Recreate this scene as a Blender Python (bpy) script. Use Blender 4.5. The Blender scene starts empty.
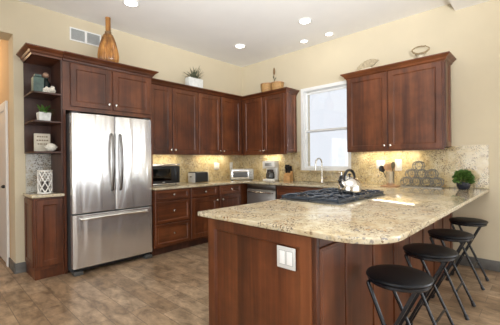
import bpy, bmesh, math, random
from mathutils import Vector, Matrix
random.seed(7)
PI = math.pi
SC = bpy.context.scene
C = SC.collection

# ------------------------------------------------------------------ camera
F_PX, YAW, PITCH, ROLL = 311.87, math.radians(43.659), math.radians(0.172), math.radians(-0.584)
EYE = Vector((0, 0, 1.22))
_r = Vector((math.sin(YAW), -math.cos(YAW), 0)); _f = Vector((math.cos(YAW), math.sin(YAW), 0)); _u = Vector((0, 0, 1))
_f2 = _f*math.cos(PITCH) - _u*math.sin(PITCH); _u2 = _u*math.cos(PITCH) + _f*math.sin(PITCH)
_r3 = _r*math.cos(ROLL) + _u2*math.sin(ROLL); _u3 = _u2*math.cos(ROLL) - _r*math.sin(ROLL)
cam = bpy.data.cameras.new('camera'); cam.sensor_width = 36; cam.lens = F_PX/500*36; cam.clip_start = .05
camo = bpy.data.objects.new('camera', cam); C.objects.link(camo)
camo.matrix_world = Matrix(((_r3.x, _u3.x, -_f2.x, EYE.x), (_r3.y, _u3.y, -_f2.y, EYE.y), (_r3.z, _u3.z, -_f2.z, EYE.z), (0, 0, 0, 1)))
SC.camera = camo

# ------------------------------------------------------------------ world, daylight, exposure
W = bpy.data.worlds.new('world'); SC.world = W; W.use_nodes = True
bg = W.node_tree.nodes['Background']; bg.inputs[0].default_value = (.94, .965, 1, 1); bg.inputs[1].default_value = .82
SC.view_settings.view_transform = 'Standard'; SC.view_settings.look = 'None'
SC.view_settings.exposure = 0.40; SC.view_settings.gamma = 1; SC.view_settings.use_curve_mapping = False

def area(name, loc, rot, sx, sy, power, col=(1, 1, 1), parent=None):
    l = bpy.data.lights.new(name, 'AREA'); l.shape = 'RECTANGLE'; l.size = sx; l.size_y = sy; l.energy = power; l.color = col
    o = bpy.data.objects.new(name, l); C.objects.link(o); o.location = loc; o.rotation_euler = rot
    if parent: o.parent = parent
    return o
DAY = (.97, .98, 1.0)
UP = math.radians(28)   # upward tilt of the daylight lamps, added to brighten the ceiling
# daylight through the three big openings behind the camera
area('daylight_rear', (1.2, -4.42, 1.24), (PI/2+UP, 0, 0), 4.5, 2.4, 50, DAY)
area('daylight_left', (-3.42, 0.2, 1.45), (PI/2+UP, 0, -PI/2), 3.6, 2.0, 120, (.90, .95, 1))
area('daylight_side', (4.24, -2.95, 1.15), (PI/2-.12, 0, PI/2), 2.6, 2.1, 120, (.88, .94, 1))

# added fill spot, unseen beside the camera, to brighten the ceiling
fl = bpy.data.lights.new('ceiling_fill_spot', 'SPOT'); fl.energy = 1050; fl.color = (.95, .975, 1); fl.spot_size = math.radians(84); fl.spot_blend = 1; fl.shadow_soft_size = .2
flo = bpy.data.objects.new('ceiling_fill_spot', fl); C.objects.link(flo); flo.location = (-.3, -.6, 1.5)
flo.rotation_euler = (Vector((1.22, .75, 3.05))-flo.location).to_track_quat('-Z', 'Y').to_euler()

# ------------------------------------------------------------------ materials
def nmat(name, rough=.5, metal=0, col=(.5, .5, .5), spec=.5, coat=0):
    m = bpy.data.materials.new(name); m.use_nodes = True
    b = m.node_tree.nodes['Principled BSDF']
    b.inputs['Base Color'].default_value = (*col, 1); b.inputs['Roughness'].default_value = rough; b.inputs['Metallic'].default_value = metal
    b.inputs['Specular IOR Level'].default_value = spec
    if coat: b.inputs['Coat Weight'].default_value = coat; b.inputs['Coat Roughness'].default_value = .12
    return m, m.node_tree, b
def node(nt, t, **k):
    n = nt.nodes.new(t)
    for a, v in k.items(): setattr(n, a, v)
    return n
def ramp(nt, fac, stops, interp='LINEAR'):
    n = nt.nodes.new('ShaderNodeValToRGB'); n.color_ramp.interpolation = interp
    e = n.color_ramp.elements
    while len(e) < len(stops): e.new(.5)
    for i, (p, c) in enumerate(stops): e[i].position = p; e[i].color = (*c, 1) if len(c) == 3 else c
    nt.links.new(fac, n.inputs[0]); return n.outputs[0]
def noise(nt, vec, scale, detail=3, rough=.55, dist=0):
    n = nt.nodes.new('ShaderNodeTexNoise'); n.inputs['Scale'].default_value = scale; n.inputs['Detail'].default_value = detail
    n.inputs['Roughness'].default_value = rough; n.inputs['Distortion'].default_value = dist
    if vec is not None: nt.links.new(vec, n.inputs['Vector'])
    return n.outputs[0]
def coords(nt, scale=(1, 1, 1), off=None):
    tc = nt.nodes.new('ShaderNodeTexCoord'); mp = nt.nodes.new('ShaderNodeMapping'); mp.inputs['Scale'].default_value = scale
    nt.links.new(tc.outputs['Object'], mp.inputs['Vector']); return mp.outputs[0]
def mix(nt, fac, a, b, mode='MIX'):
    n = nt.nodes.new('ShaderNodeMix'); n.data_type = 'RGBA'; n.blend_type = mode
    for s, v in ((0, fac), (6, a), (7, b)):
        if hasattr(v, 'node'): nt.links.new(v, n.inputs[s])
        elif s == 0: n.inputs[0].default_value = v
        else: n.inputs[s].default_value = (*v, 1)
    return n.outputs[2]
def bump(nt, b, h, strength=.2, dist=.01):
    n = nt.nodes.new('ShaderNodeBump'); n.inputs['Strength'].default_value = strength; n.inputs['Distance'].default_value = dist
    nt.links.new(h, n.inputs['Height']); nt.links.new(n.outputs[0], b.inputs['Normal'])
def plain(name, col, rough=.5, metal=0, var=.06, scale=12, spec=.5, coat=0):
    m, nt, b = nmat(name, rough, metal, col, spec, coat)
    f = noise(nt, coords(nt), scale)
    c = ramp(nt, f, [(.3, tuple(x*(1-var) for x in col)), (.7, tuple(min(1, x*(1+var)) for x in col))])
    nt.links.new(c, b.inputs['Base Color']); return m

def wood(name, grain, dark, mid, light, rough=.36, coat=.08):
    m, nt, b = nmat(name, rough, 0, mid, .5, coat)
    tc = nt.nodes.new('ShaderNodeTexCoord'); oi = nt.nodes.new('ShaderNodeObjectInfo')
    ad = node(nt, 'ShaderNodeVectorMath', operation='MULTIPLY_ADD')
    ad.inputs[1].default_value = (1, 1, 1)
    nt.links.new(tc.outputs['Object'], ad.inputs[0])
    sc = node(nt, 'ShaderNodeMath', operation='MULTIPLY'); sc.inputs[1].default_value = 17.
    nt.links.new(oi.outputs['Random'], sc.inputs[0]); nt.links.new(sc.outputs[0], ad.inputs[2])
    mp = nt.nodes.new('ShaderNodeMapping'); mp.inputs['Scale'].default_value = grain; nt.links.new(ad.outputs[0], mp.inputs[0])
    n1 = noise(nt, mp.outputs[0], 5.5, 5, .6, .6)
    n2 = noise(nt, mp.outputs[0], 38, 3, .6)
    n3 = noise(nt, ad.outputs[0], 4.5, 3)
    c = ramp(nt, n1, [(.33, dark), (.50, mid), (.68, light)])
    c = mix(nt, .35, c, ramp(nt, n2, [(.35, tuple(x*.55 for x in mid)), (.65, tuple(x*1.3 for x in mid))]))
    c = mix(nt, .5, c, ramp(nt, n3, [(.36, (.42, .40, .38)), (.64, (1.35, 1.33, 1.30))]), 'MULTIPLY')
    nt.links.new(c, b.inputs['Base Color']); return m
WD, WM, WL = (.040, .0105, .0038), (.116, .032, .0098), (.21, .069, .023)
WOOD = wood('cherry_wood_upright', (1.15, 1.15, .055), WD, WM, WL)
WOODH = wood('cherry_wood_level', (.055, 1.15, 1.15), WD, WM, WL)
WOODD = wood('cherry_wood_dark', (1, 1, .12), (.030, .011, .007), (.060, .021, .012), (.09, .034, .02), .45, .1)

def granite(name, base, gold, cream, rough=.045, warm=.55):
    m, nt, b = nmat(name, rough, 0, base, .5)
    v = coords(nt)
    n1 = noise(nt, v, 3.2, 6, .62, 1.2); n2 = noise(nt, v, 22, 4, .6, .5); n3 = noise(nt, v, 60, 3)
    c = ramp(nt, n1, [(.34, cream), (.5, base), (.66, gold)])
    c = mix(nt, .5, c, ramp(nt, n2, [(.32, (.40, .31, .20)), (.47, base), (.62, cream)]))
    def specks(scale, thr, soft, mscale, mlo, mhi, col, c):
        vo = node(nt, 'ShaderNodeTexVoronoi'); vo.inputs['Scale'].default_value = scale; vo.inputs['Randomness'].default_value = 1
        wv = noise(nt, v, scale*.9, 2)
        ad = node(nt, 'ShaderNodeVectorMath', operation='MULTIPLY_ADD'); nt.links.new(wv, ad.inputs[0])
        ad.inputs[1].default_value = (.05, .05, .05); nt.links.new(v, ad.inputs[2]); nt.links.new(ad.outputs[0], vo.inputs['Vector'])
        a = ramp(nt, vo.outputs['Distance'], [(thr, (1, 1, 1)), (thr+soft, (0, 0, 0))])
        k = ramp(nt, noise(nt, v, mscale, 4), [(mlo, (0, 0, 0)), (mhi, (1, 1, 1))])
        f = mix(nt, 1.0, a, k, 'MULTIPLY')
        return mix(nt, f, c, col)
    c = specks(46, .26, .14, 7, .46, .56, (.16, .10, .06), c)
    c = specks(70, .25, .15, 5, .48, .58, (.045, .035, .032), c)
    c = specks(30, .20, .12, 4, .50, .58, (.25, .23, .21), c)
    c = specks(38, .22, .15, 6, .55, .65, (.42, .22, .08), c)
    nt.links.new(c, b.inputs['Base Color']); return m
GRAN = granite('cream_granite', (.55, .465, .31), (.46, .335, .17), (.65, .59, .45))
GRANB = granite('gold_granite_splash', (.56, .45, .25), (.45, .30, .11), (.66, .58, .40), .16)

WALL = plain('cream_wall_paint', (.62, .54, .39), .75, 0, .02, 3, .25)
CEIL = plain('white_ceiling_paint', (.90, .89, .865), .85, 0, .015, 3, .2)
HALLW = plain('hall_wall_paint', (.60, .44, .27), .75, 0, .02, 3, .25)
WHITE = plain('white_gloss_paint', (.82, .82, .80), .35, 0, .02)
WPLAST = plain('white_plastic', (.62, .615, .59), .35, 0, .02)
BLACKP = plain('black_plastic', (.012, .012, .014), .3, 0, .1)
BLACKM = plain('black_enamel_tube', (.009, .010, .013), .25, 0, .1, 12, .45)
VINYL = plain('black_vinyl', (.006, .007, .010), .42, 0, .15, 60, .3)
NICKEL = plain('satin_nickel', (.75, .72, .66), .25, 1, .03)
CHROME = plain('chrome', (.80, .80, .80), .1, 1, .03)
STEELP = plain('polished_steel', (.74, .72, .68), .16, 1, .05)
DARKST = plain('dark_steel', (.23, .22, .21), .3, 1, .05)
IRON = plain('cast_iron', (.035, .045, .062), .26, 0, .2, 40)
DGREY = plain('dark_grey', (.05, .05, .052), .5)
GREY = plain('grey_metal', (.36, .35, .32), .35, .7, .1)
BGREY = plain('grey_stone_tile', (.14, .135, .125), .5, 0, .25, 9)
OAK = plain('light_wood', (.50, .27, .095), .5, 0, .2, 18)
TANW = plain('tan_wood', (.46, .25, .12), .5, 0, .25, 20)
STONEP = plain('pale_stone', (.66, .66, .62), .6, 0, .15, 30)
CERAM = plain('white_ceramic', (.80, .78, .73), .3, 0, .04)
TEAL = plain('teal_glaze', (.05, .095, .08), .3, 0, .35, 14)
CORAL = plain('bleached_coral', (.74, .70, .60), .7, 0, .1, 30)
SOIL = plain('potting_soil', (.05, .032, .02), .9, 0, .4, 40)
POTB = plain('blue_black_glaze', (.012, .016, .03), .2, 0, .3)
LEAF = plain('leaf_green', (.07, .145, .022), .5, 0, .5, 35)
LEAF2 = plain('fern_green', (.075, .17, .03), .45, 0, .4, 20)
SUCC = plain('grey_green_leaf', (.10, .11, .065), .5, 0, .4, 25)
WICK = plain('wicker', (.42, .24, .09), .7, 0, .35, 60)
TWIG = plain('brown_twig', (.20, .115, .05), .7, 0, .3, 40)
PALEW = plain('pale_woven_fibre', (.62, .54, .40), .7, 0, .15, 50)
CORK = plain('terracotta_cork', (.42, .26, .18), .7, 0, .2, 30)
PAPER = plain('aged_paper', (.55, .50, .40), .8, 0, .1, 20)
INK = plain('brown_ink', (.20, .15, .10), .8)
SINKM = plain('sink_steel', (.5, .5, .5), .3, 1)

def steel(name, col, rough, wav):
    m, nt, b = nmat(name, rough, .86, col)
    v = coords(nt, (1, 1, .13)); n = noise(nt, v, 5.5, 2, .5, .5)
    fine = noise(nt, coords(nt, (1, 1, 60)), 6, 2)
    nt.links.new(ramp(nt, fine, [(.3, tuple(x*.93 for x in col)), (.7, col)]), b.inputs['Base Color'])
    bump(nt, b, n, wav, .04)
    tg = nt.nodes.new('ShaderNodeTangent'); tg.direction_type = 'RADIAL'; tg.axis = 'Z'; nt.links.new(tg.outputs[0], b.inputs['Tangent'])
    b.inputs['Anisotropic'].default_value = .75; return m
STEEL = steel('brushed_steel', (.80, .79, .78), .27, .62)
STEELD = steel('brushed_steel_dishwasher', (.42, .40, .375), .3, .1)

def glass(name, tint=(1, 1, 1)):
    m = bpy.data.materials.new(name); m.use_nodes = True; nt = m.node_tree; nt.nodes.clear()
    o = nt.nodes.new('ShaderNodeOutputMaterial'); t = nt.nodes.new('ShaderNodeBsdfTransparent'); g = nt.nodes.new('ShaderNodeBsdfGlossy')
    t.inputs[0].default_value = (*tint, 1); g.inputs['Roughness'].default_value = .02
    mx = nt.nodes.new('ShaderNodeMixShader'); mx.inputs[0].default_value = .07
    nt.links.new(t.outputs[0], mx.inputs[1]); nt.links.new(g.outputs[0], mx.inputs[2]); nt.links.new(mx.outputs[0], o.inputs[0]); return m
GLASS = glass('window_glass', (.97, .98, 1)); GLASSD = glass('smoked_glass', (.35, .35, .36))
def emis(name, col, s):
    m, nt, b = nmat(name, .5, 0, col)
    b.inputs['Emission Color'].default_value = (*col, 1); b.inputs['Emission Strength'].default_value = s; return m
LAMP = emis('lamp_lens', (1, .95, .86), 6); STRIP = emis('strip_lens', (1, .90, .70), 5)

def floor_mat():
    m, nt, b = nmat('plank_tile', .34, 0, (.3, .2, .12), .4)
    tc = nt.nodes.new('ShaderNodeTexCoord'); sp = nt.nodes.new('ShaderNodeSeparateXYZ'); cb = nt.nodes.new('ShaderNodeCombineXYZ')
    nt.links.new(tc.outputs['Object'], sp.inputs[0]); nt.links.new(sp.outputs[1], cb.inputs[0]); nt.links.new(sp.outputs[0], cb.inputs[1])
    br = nt.nodes.new('ShaderNodeTexBrick'); nt.links.new(cb.outputs[0], br.inputs['Vector'])
    br.offset = .37; br.inputs['Scale'].default_value = 1; br.inputs['Brick Width'].default_value = .62; br.inputs['Row Height'].default_value = .165
    br.inputs['Mortar Size'].default_value = .0028; br.inputs['Mortar Smooth'].default_value = .1; br.inputs['Bias'].default_value = 0
    br.inputs['Color1'].default_value = (0, 0, 0, 1); br.inputs['Color2'].default_value = (1, 1, 1, 1); br.inputs['Mortar'].default_value = (.5, .5, .5, 1)
    plank = ramp(nt, br.outputs['Color'], [(0, (.245, .163, .098)), (.5, (.315, .217, .136)), (1, (.37, .268, .178))])
    v = nt.nodes.new('ShaderNodeMapping'); v.inputs['Scale'].default_value = (1.7, .8, 1); nt.links.new(tc.outputs['Object'], v.inputs[0])
    n1 = noise(nt, v.outputs[0], 6, 7, .68, .35); n2 = noise(nt, v.outputs[0], 30, 4, .6)
    c = mix(nt, .85, plank, ramp(nt, n1, [(.36, (.48, .45, .41)), (.5, (1, 1, 1)), (.64, (1.5, 1.5, 1.48))]), 'MULTIPLY')
    c = mix(nt, .5, c, ramp(nt, n2, [(.3, (.75, .74, .72)), (.7, (1.2, 1.2, 1.2))]), 'MULTIPLY')
    c = mix(nt, br.outputs['Fac'], c, (.165, .115, .075))
    nt.links.new(c, b.inputs['Base Color'])
    inv = ramp(nt, br.outputs['Fac'], [(0, (1, 1, 1)), (1, (0, 0, 0))]); bump(nt, b, inv, .4, .003); return m
FLOOR = floor_mat()

# ------------------------------------------------------------------ mesh helpers
class MB:
    def __init__(s): s.v = []; s.f = []; s.sm = []
    def add(s, vs, fs, smooth=False):
        o = len(s.v); s.v += [tuple(v) for v in vs]; s.f += [tuple(i+o for i in f) for f in fs]; s.sm += [smooth]*len(fs); return s
    def bm(s, b, smooth=False, M=None):
        b.verts.index_update()
        vs = [(M @ v.co if M else v.co) for v in b.verts]
        s.add(vs, [[v.index for v in f.verts] for f in b.faces], smooth); b.free(); return s
    def box(s, x0, x1, y0, y1, z0, z1, bev=0, seg=2, M=None):
        b = bmesh.new(); bmesh.ops.create_cube(b, size=1)
        for v in b.verts: v.co = Vector(((x0+x1)/2+v.co.x*(x1-x0), (y0+y1)/2+v.co.y*(y1-y0), (z0+z1)/2+v.co.z*(z1-z0)))
        if bev: bmesh.ops.bevel(b, geom=b.edges[:], offset=bev, segments=seg, affect='EDGES', profile=.5)
        return s.bm(b, bool(bev), M)
    def tube(s, pts, r, n=8, closed=False, flat=None):
        pts = [Vector(p) for p in pts]; N = len(pts); rr = r if isinstance(r, (list, tuple)) else [r]*N
        vs = []; prev = None
        for i, p in enumerate(pts):
            a = pts[i-1] if (i or closed) else pts[i]; c = pts[(i+1) % N] if (i < N-1 or closed) else pts[i]
            t = (c-a).normalized()
            if prev is None: up = Vector((0, 0, 1)) if abs(t.z) < .9 else Vector((1, 0, 0))
            else: up = prev
            x = t.cross(up).normalized(); y = x.cross(t).normalized(); prev = y
            for k in range(n):
                an = 2*PI*k/n + (PI/4 if n == 4 else 0); sx, sy = (flat or (1, 1))
                vs.append(p + x*math.cos(an)*rr[i]*sx + y*math.sin(an)*rr[i]*sy)
        fs = []
        for i in range(N if closed else N-1):
            j = (i+1) % N
            for k in range(n): fs.append((i*n+k, i*n+(k+1) % n, j*n+(k+1) % n, j*n+k))
        if not closed: fs += [tuple(range(n))[::-1], tuple((N-1)*n+k for k in range(n))]
        return s.add(vs, fs, n > 4)
    def lathe(s, prof, n=28, loc=(0, 0, 0), M=None, caps=True):
        L = Vector(loc); vs = []
        for r, z in prof:
            for k in range(n):
                p = Vector((r*math.cos(2*PI*k/n), r*math.sin(2*PI*k/n), z)); vs.append((M @ p if M else p) + L)
        fs = []
        for i in range(len(prof)-1):
            for k in range(n): fs.append((i*n+k, i*n+(k+1) % n, (i+1)*n+(k+1) % n, (i+1)*n+k))
        if caps: fs += [tuple(range(n))[::-1], tuple((len(prof)-1)*n+k for k in range(n))]
        return s.add(vs, fs, True)
    def rings(s, rings, smooth=False, cap0=True, cap1=True):
        n = len(rings[0]); vs = [p for r in rings for p in r]; fs = []
        for i in range(len(rings)-1):
            for k in range(n): fs.append((i*n+k, i*n+(k+1) % n, (i+1)*n+(k+1) % n, (i+1)*n+k))
        if cap0: fs.append(tuple(range(n))[::-1])
        if cap1: fs.append(tuple((len(rings)-1)*n+k for k in range(n)))
        return s.add(vs, fs, smooth)
    def ball(s, loc, r, seg=14, sc=(1, 1, 1)):
        b = bmesh.new(); bmesh.ops.create_uvsphere(b, u_segments=seg, v_segments=max(6, seg*2//3), radius=r)
        L = Vector(loc)
        for v in b.verts: v.co = Vector((v.co.x*sc[0], v.co.y*sc[1], v.co.z*sc[2])) + L
        return s.bm(b, True)
    def sweep(s, path, prof):
        """prof [(out, z)] carried along a 2-D path, mitred; 'out' is to the right of the path direction"""
        P = [Vector(p) for p in path]; R = []
        for i, p in enumerate(P):
            d0 = (P[i]-P[i-1]).normalized() if i else None; d1 = (P[i+1]-P[i]).normalized() if i < len(P)-1 else None
            n0 = Vector((d0.y, -d0.x)) if d0 else None; n1 = Vector((d1.y, -d1.x)) if d1 else None
            if n0 and n1: m = (n0+n1).normalized(); m = m/max(.2, m.dot(n0))
            else: m = n0 or n1
            R.append([(p.x+m.x*o, p.y+m.y*o, z) for o, z in prof])
        return s.rings(R)
    def build(s, name, mat, parent=None, sub=Vector((0, 0, 0)), label=None):
        me = bpy.data.meshes.new(name); sub = Vector(sub)
        me.from_pydata([Vector(v)-sub for v in s.v], [], s.f); me.update()
        b = bmesh.new(); b.from_mesh(me); bmesh.ops.recalc_face_normals(b, faces=b.faces[:]); b.to_mesh(me); b.free()
        me.polygons.foreach_set('use_smooth', s.sm)
        if any(s.sm): me.set_sharp_from_angle(angle=math.radians(38))
        if mat: me.materials.append(mat)
        o = bpy.data.objects.new(name, me); C.objects.link(o)
        if parent: o.parent = parent
        if label: o['label'] = label
        return o
def tag(o, label=None, cat=None, group=None, kind=None):
    if label: o['label'] = label
    if cat: o['category'] = cat
    if group: o['group'] = group
    if kind: o['kind'] = kind
    return o
def thing(name, label, cat, loc=(0, 0, 0), rz=0, group=None):
    o = bpy.data.objects.new(name, None); C.objects.link(o); o.empty_display_size = .1
    o.location = loc; o.rotation_euler = (0, 0, rz); return tag(o, label, cat, group)
def copy_tree(o, parent=None):
    c = o.copy(); C.objects.link(c)
    if parent: c.parent = parent
    for ch in [x for x in o.children]: copy_tree(ch, c)
    return c
def struct(o): o['kind'] = 'structure'; return o
def arc(cx, cy, r, a0, a1, n=10): return [(cx+r*math.cos(math.radians(a0+(a1-a0)*i/n)), cy+r*math.sin(math.radians(a0+(a1-a0)*i/n))) for i in range(n+1)]
def prism(mb, pts, z0, z1, bev=0):
    b = bmesh.new(); f = b.faces.new([b.verts.new((x, y, z0)) for x, y in pts])
    e = bmesh.ops.extrude_face_region(b, geom=[f]); vv = [g for g in e['geom'] if isinstance(g, bmesh.types.BMVert)]
    for v in vv: v.co.z = z1
    bmesh.ops.recalc_face_normals(b, faces=b.faces[:])
    if bev:
        ed = [x for x in b.edges if abs(x.verts[0].co.z-x.verts[1].co.z) < 1e-6]
        bmesh.ops.bevel(b, geom=ed, offset=bev, segments=3, affect='EDGES', profile=.5)
    return mb.bm(b, bool(bev))

# ------------------------------------------------------------------ the room
YB, XR, ZC = 4.28, 4.29, 3.05
def wall(name, axis, c, t, a0, a1, z0, z1, holes, mat):
    """wall along an axis from a0 to a1; c = the room-side face, t = signed thickness"""
    A = sorted({a0, a1, *[h[0] for h in holes], *[h[1] for h in holes]}); Z = sorted({z0, z1, *[h[2] for h in holes], *[h[3] for h in holes]})
    solid = {(i, j): not any(h[0] <= (A[i]+A[i+1])/2 <= h[1] and h[2] <= (Z[j]+Z[j+1])/2 <= h[3] for h in holes) for i in range(len(A)-1) for j in range(len(Z)-1)}
    mb = MB(); P = lambda a, z, k: (a, c+t*k, z) if axis == 'x' else (c+t*k, a, z)
    for (i, j), s in solid.items():
        if not s: continue
        q = [(A[i], Z[j]), (A[i+1], Z[j]), (A[i+1], Z[j+1]), (A[i], Z[j+1])]
        for k in (0, 1): mb.add([P(*p, k) for p in q], [(0, 1, 2, 3)])
        for (di, dj), (p, r) in (((0, -1), (0, 1)), ((1, 0), (1, 2)), ((0, 1), (2, 3)), ((-1, 0), (3, 0))):
            if not solid.get((i+di, j+dj), False): mb.add([P(*q[p], 0), P(*q[r], 0), P(*q[r], 1), P(*q[p], 1)], [(0, 1, 2, 3)])
    b = bmesh.new(); vs = [b.verts.new(v) for v in mb.v]
    for f in mb.f: b.faces.new([vs[i] for i in f])
    bmesh.ops.remove_doubles(b, verts=b.verts[:], dist=1e-5)
    m2 = MB(); m2.bm(b); return struct(m2.build(name, mat))
WY0, WY1, WZ0, WZ1 = 2.09, 2.885, 1.07, 2.365       # kitchen window opening
wall('wall_back', 'x', YB, .27, -3.5, XR+.2, 0, ZC, [(-.55, .70, -1, 2.66)], WALL)
wall('wall_right', 'y', XR, .2, -4.5, YB, 0, ZC, [(WY0, WY1, WZ0, WZ1), (-4.3, -1.6, .05, 2.25)], WALL)
wall('wall_rear', 'x', -4.5, -.2, -3.7, XR+.2, 0, ZC, [(-1.1, 3.5, .02, 2.45)], WALL)
wall('wall_left', 'y', -3.5, -.2, -4.5, YB+.27, 0, ZC, [(-1.6, 2.0, .45, 2.45)], WALL)
struct(MB().box(-3.7, XR+.2, -4.7, 7.7, -.1, 0).build('floor', FLOOR))
struct(MB().box(-3.7, XR+.2, .77, YB+.27, ZC, ZC+.1).build('ceiling', CEIL))
struct(MB().box(-3.7, XR+.2, -4.7, .77, 2.95, 3.15).build('ceiling', CEIL))
# hall beyond the opening
struct(MB().box(.70, .82, YB+.27, 7.6, 0, 2.9).build('wall_hall_right', HALLW))
struct(MB().box(-.67, -.55, YB+.27, 7.6, 0, 2.9).build('wall_hall_left', HALLW))
struct(MB().box(-.67, .82, 7.6, 7.7, 0, 2.9).build('wall_hall_end', HALLW))
struct(MB().box(-.67, .82, YB+.27, 7.7, 2.8, 2.9).build('ceiling_hall', CEIL))
l = bpy.data.lights.new('hall_lamp', 'POINT'); l.energy = 11; l.color = (1, .72, .42); l.shadow_soft_size = .12
d1 = thing('hall_ceiling_lamp', 'round frosted ceiling lamp in the hall', 'ceiling lamp', (.05, 5.4, 2.8))
MB().lathe([(.02, 0), (.16, -.005), (.165, -.03), (.13, -.07), (.05, -.09), (.01, -.092)]).build('lamp_shade', emis('hall_lamp_glass', (1, .78, .5), 3), d1)
lo = bpy.data.objects.new('hall_lamp', l); C.objects.link(lo); lo.parent = d1; lo.location = (0, 0, -.25)
# hall door casing with its leaf
dr = struct(bpy.data.objects.new('door_1', None)); C.objects.link(dr)
m = MB(); m.box(.675, .7, 4.62, 4.72, 0, 1.97, .004).box(.675, .7, 5.50, 5.60, 0, 1.97, .004).box(.675, .7, 4.72, 5.50, 1.87, 1.97, .004)
m.build('door_casing', WHITE, dr)
lf = MB().box(.688, .699, 4.72, 5.50, .01, 1.87).build('door_leaf', WHITE, dr)
MB().ball((.672, 4.80, .945), .022).tube([(.672, 4.80, .945), (.69, 4.80, .945)], .01).build('handle', BLACKP, lf)
def bboard(name, x0, x1, y0, y1): struct(MB().box(x0, x1, y0, y1, 0, .115, .004).build(name, BGREY))
bboard('baseboard_back', .70, .795, YB-.014, YB); bboard('baseboard_back', -3.5, -.55, YB-.014, YB)
bboard('baseboard_jamb', .686, .70, YB-.014, YB+.27)
bboard('baseboard_hall', .686, .70, YB+.27, 4.62); bboard('baseboard_hall', .686, .70, 5.6, 7.6)
bboard('baseboard_right', XR-.014, XR, -1.6, .788); bboard('baseboard_right', XR-.014, XR, -4.5, -4.3)
bboard('baseboard_left', -3.5, -3.486, -4.5, YB); bboard('baseboard_rear', -3.5, XR, -4.5, -4.486)

# kitchen window
w1 = struct(bpy.data.objects.new('window_1', None)); C.objects.link(w1)
m = MB()
def ringframe(mb, x0, x1, a0, a1, z0, z1, t):
    """rectangular frame in the y-z plane"""
    R = lambda i, x: [(x, a0+i, z0+i), (x, a1-i, z0+i), (x, a1-i, z1-i), (x, a0+i, z1-i)]
    mb.rings([R(0, x0), R(0, x1), R(t, x1), R(t, x0), R(0, x0)], cap0=False, cap1=False)
ringframe(m, XR-.012, XR+.10, WY0-.035, WY1+.035, WZ0-.005, WZ1+.03, .05); m.build('window_frame', WHITE, w1)
zm = 1.70
for z0, z1, x in ((zm-.02, WZ1-.04, XR+.06), (WZ0+.04, zm+.02, XR+.035)):
    m = MB(); ringframe(m, x, x+.03, WY0+.013, WY1-.013, z0, z1, .026); s = m.build('sash', WHITE, w1)
    MB().box(x+.012, x+.018, WY0+.035, WY1-.035, z0+.022, z1-.022).build('pane', GLASS, s)
MB().box(XR-.035, XR+.02, WY0-.02, WY1+.06, 1.03, WZ0, .006).build('window_sill', GRANB, w1)
# the other openings of the room, behind the camera
def bigwindow(name, axis, c, a0, a1, z0, z1, n):
    w = struct(bpy.data.objects.new(name, None)); C.objects.link(w)
    for k in range(n):
        b0 = a0+(a1-a0)*k/n; b1 = a0+(a1-a0)*(k+1)/n; m = MB(); ringframe(m, -.03, .03, b0, b1, z0, z1, .06)
        if axis == 'x': m.v = [(y, c+x, z) for x, y, z in m.v]
        else: m.v = [(c+x, y, z) for x, y, z in m.v]
        m.build('sash', WHITE, w)
bigwindow('window_2', 'x', -4.35, -1.1, 3.5, .02, 2.45, 3); bigwindow('window_3', 'y', -3.36, -1.6, 2.0, .45, 2.45, 3)
bigwindow('door_2', 'y', 4.18, -4.3, -1.6, .05, 2.25, 2)

# ------------------------------------------------------------------ cabinets
def doorpanel(x0, x1, z0, z1, y=0, t=.02, fr=.058, rec=.010):
    R = lambda i, yy: [(x0+i, yy, z0+i), (x1-i, yy, z0+i), (x1-i, yy, z1-i), (x0+i, yy, z1-i)]
    return MB().rings([R(0, y), R(0, y-t+.004), R(.004, y-t), (R(fr, y-t)), R(fr+.008, y-t+rec*.9), R(fr+.022, y-t+rec)])
def knob(x, z, y, parent):
    M = Matrix.Rotation(PI/2, 4, 'X')
    MB().lathe([(.007, 0), (.0055, .012), (.012, .018), (.0155, .024), (.0135, .030), (.006, .0325)], 12, (x, y, z), M).build('knob', NICKEL, parent)
CROWN = [(-.012, -.085), (.004, -.085), (.010, -.066), (.022, -.058), (.030, -.040), (.052, -.022), (.058, -.016), (.066, -.012), (.066, 0), (-.012, 0)]
def cabinet(name, label, cat, loc, rz, w, d, z0, z1, fronts, toe=True, crown=None, rail=None, side=(), extra_top=0):
    t = thing(name, label, cat, loc, rz)
    MB().box(0, w, 0, d, z0, z1).build('cabinet_body', WOOD, t)
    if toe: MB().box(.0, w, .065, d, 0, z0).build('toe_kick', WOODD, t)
    for kind, x0, x1, a, b, kn in fronts:
        o = doorpanel(x0, x1, a, b, 0, .02, .058 if kind == 'door' else .034).build(kind, WOOD if kind == 'door' else WOODH, t)
        if kn: knob(kn[0], kn[1], -.02, o)
    for sx, sgn in side:          # framed end panel on the side at local x
        p = doorpanel(.012, d-.012, z0+.012, z1-.012, 0, .012, .05)
        p.v = [(sx+sgn*(-y), x if sgn > 0 else d-x, z) for x, y, z in p.v]
        p.build('side_panel', WOOD, t)
    if crown: MB().sweep(crown[0], [(o, crown[1]+z) for o, z in CROWN]).build('crown_molding', WOODH, t)
    if rail: MB().box(rail[0], rail[1], -.006, .018, z0-.029, z0).build('light_rail', WOODH, t)
    return t
RZR = -PI/2
DZ0, DZ1, DRZ0, DRZ1 = .13, .70, .715, .852
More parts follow.
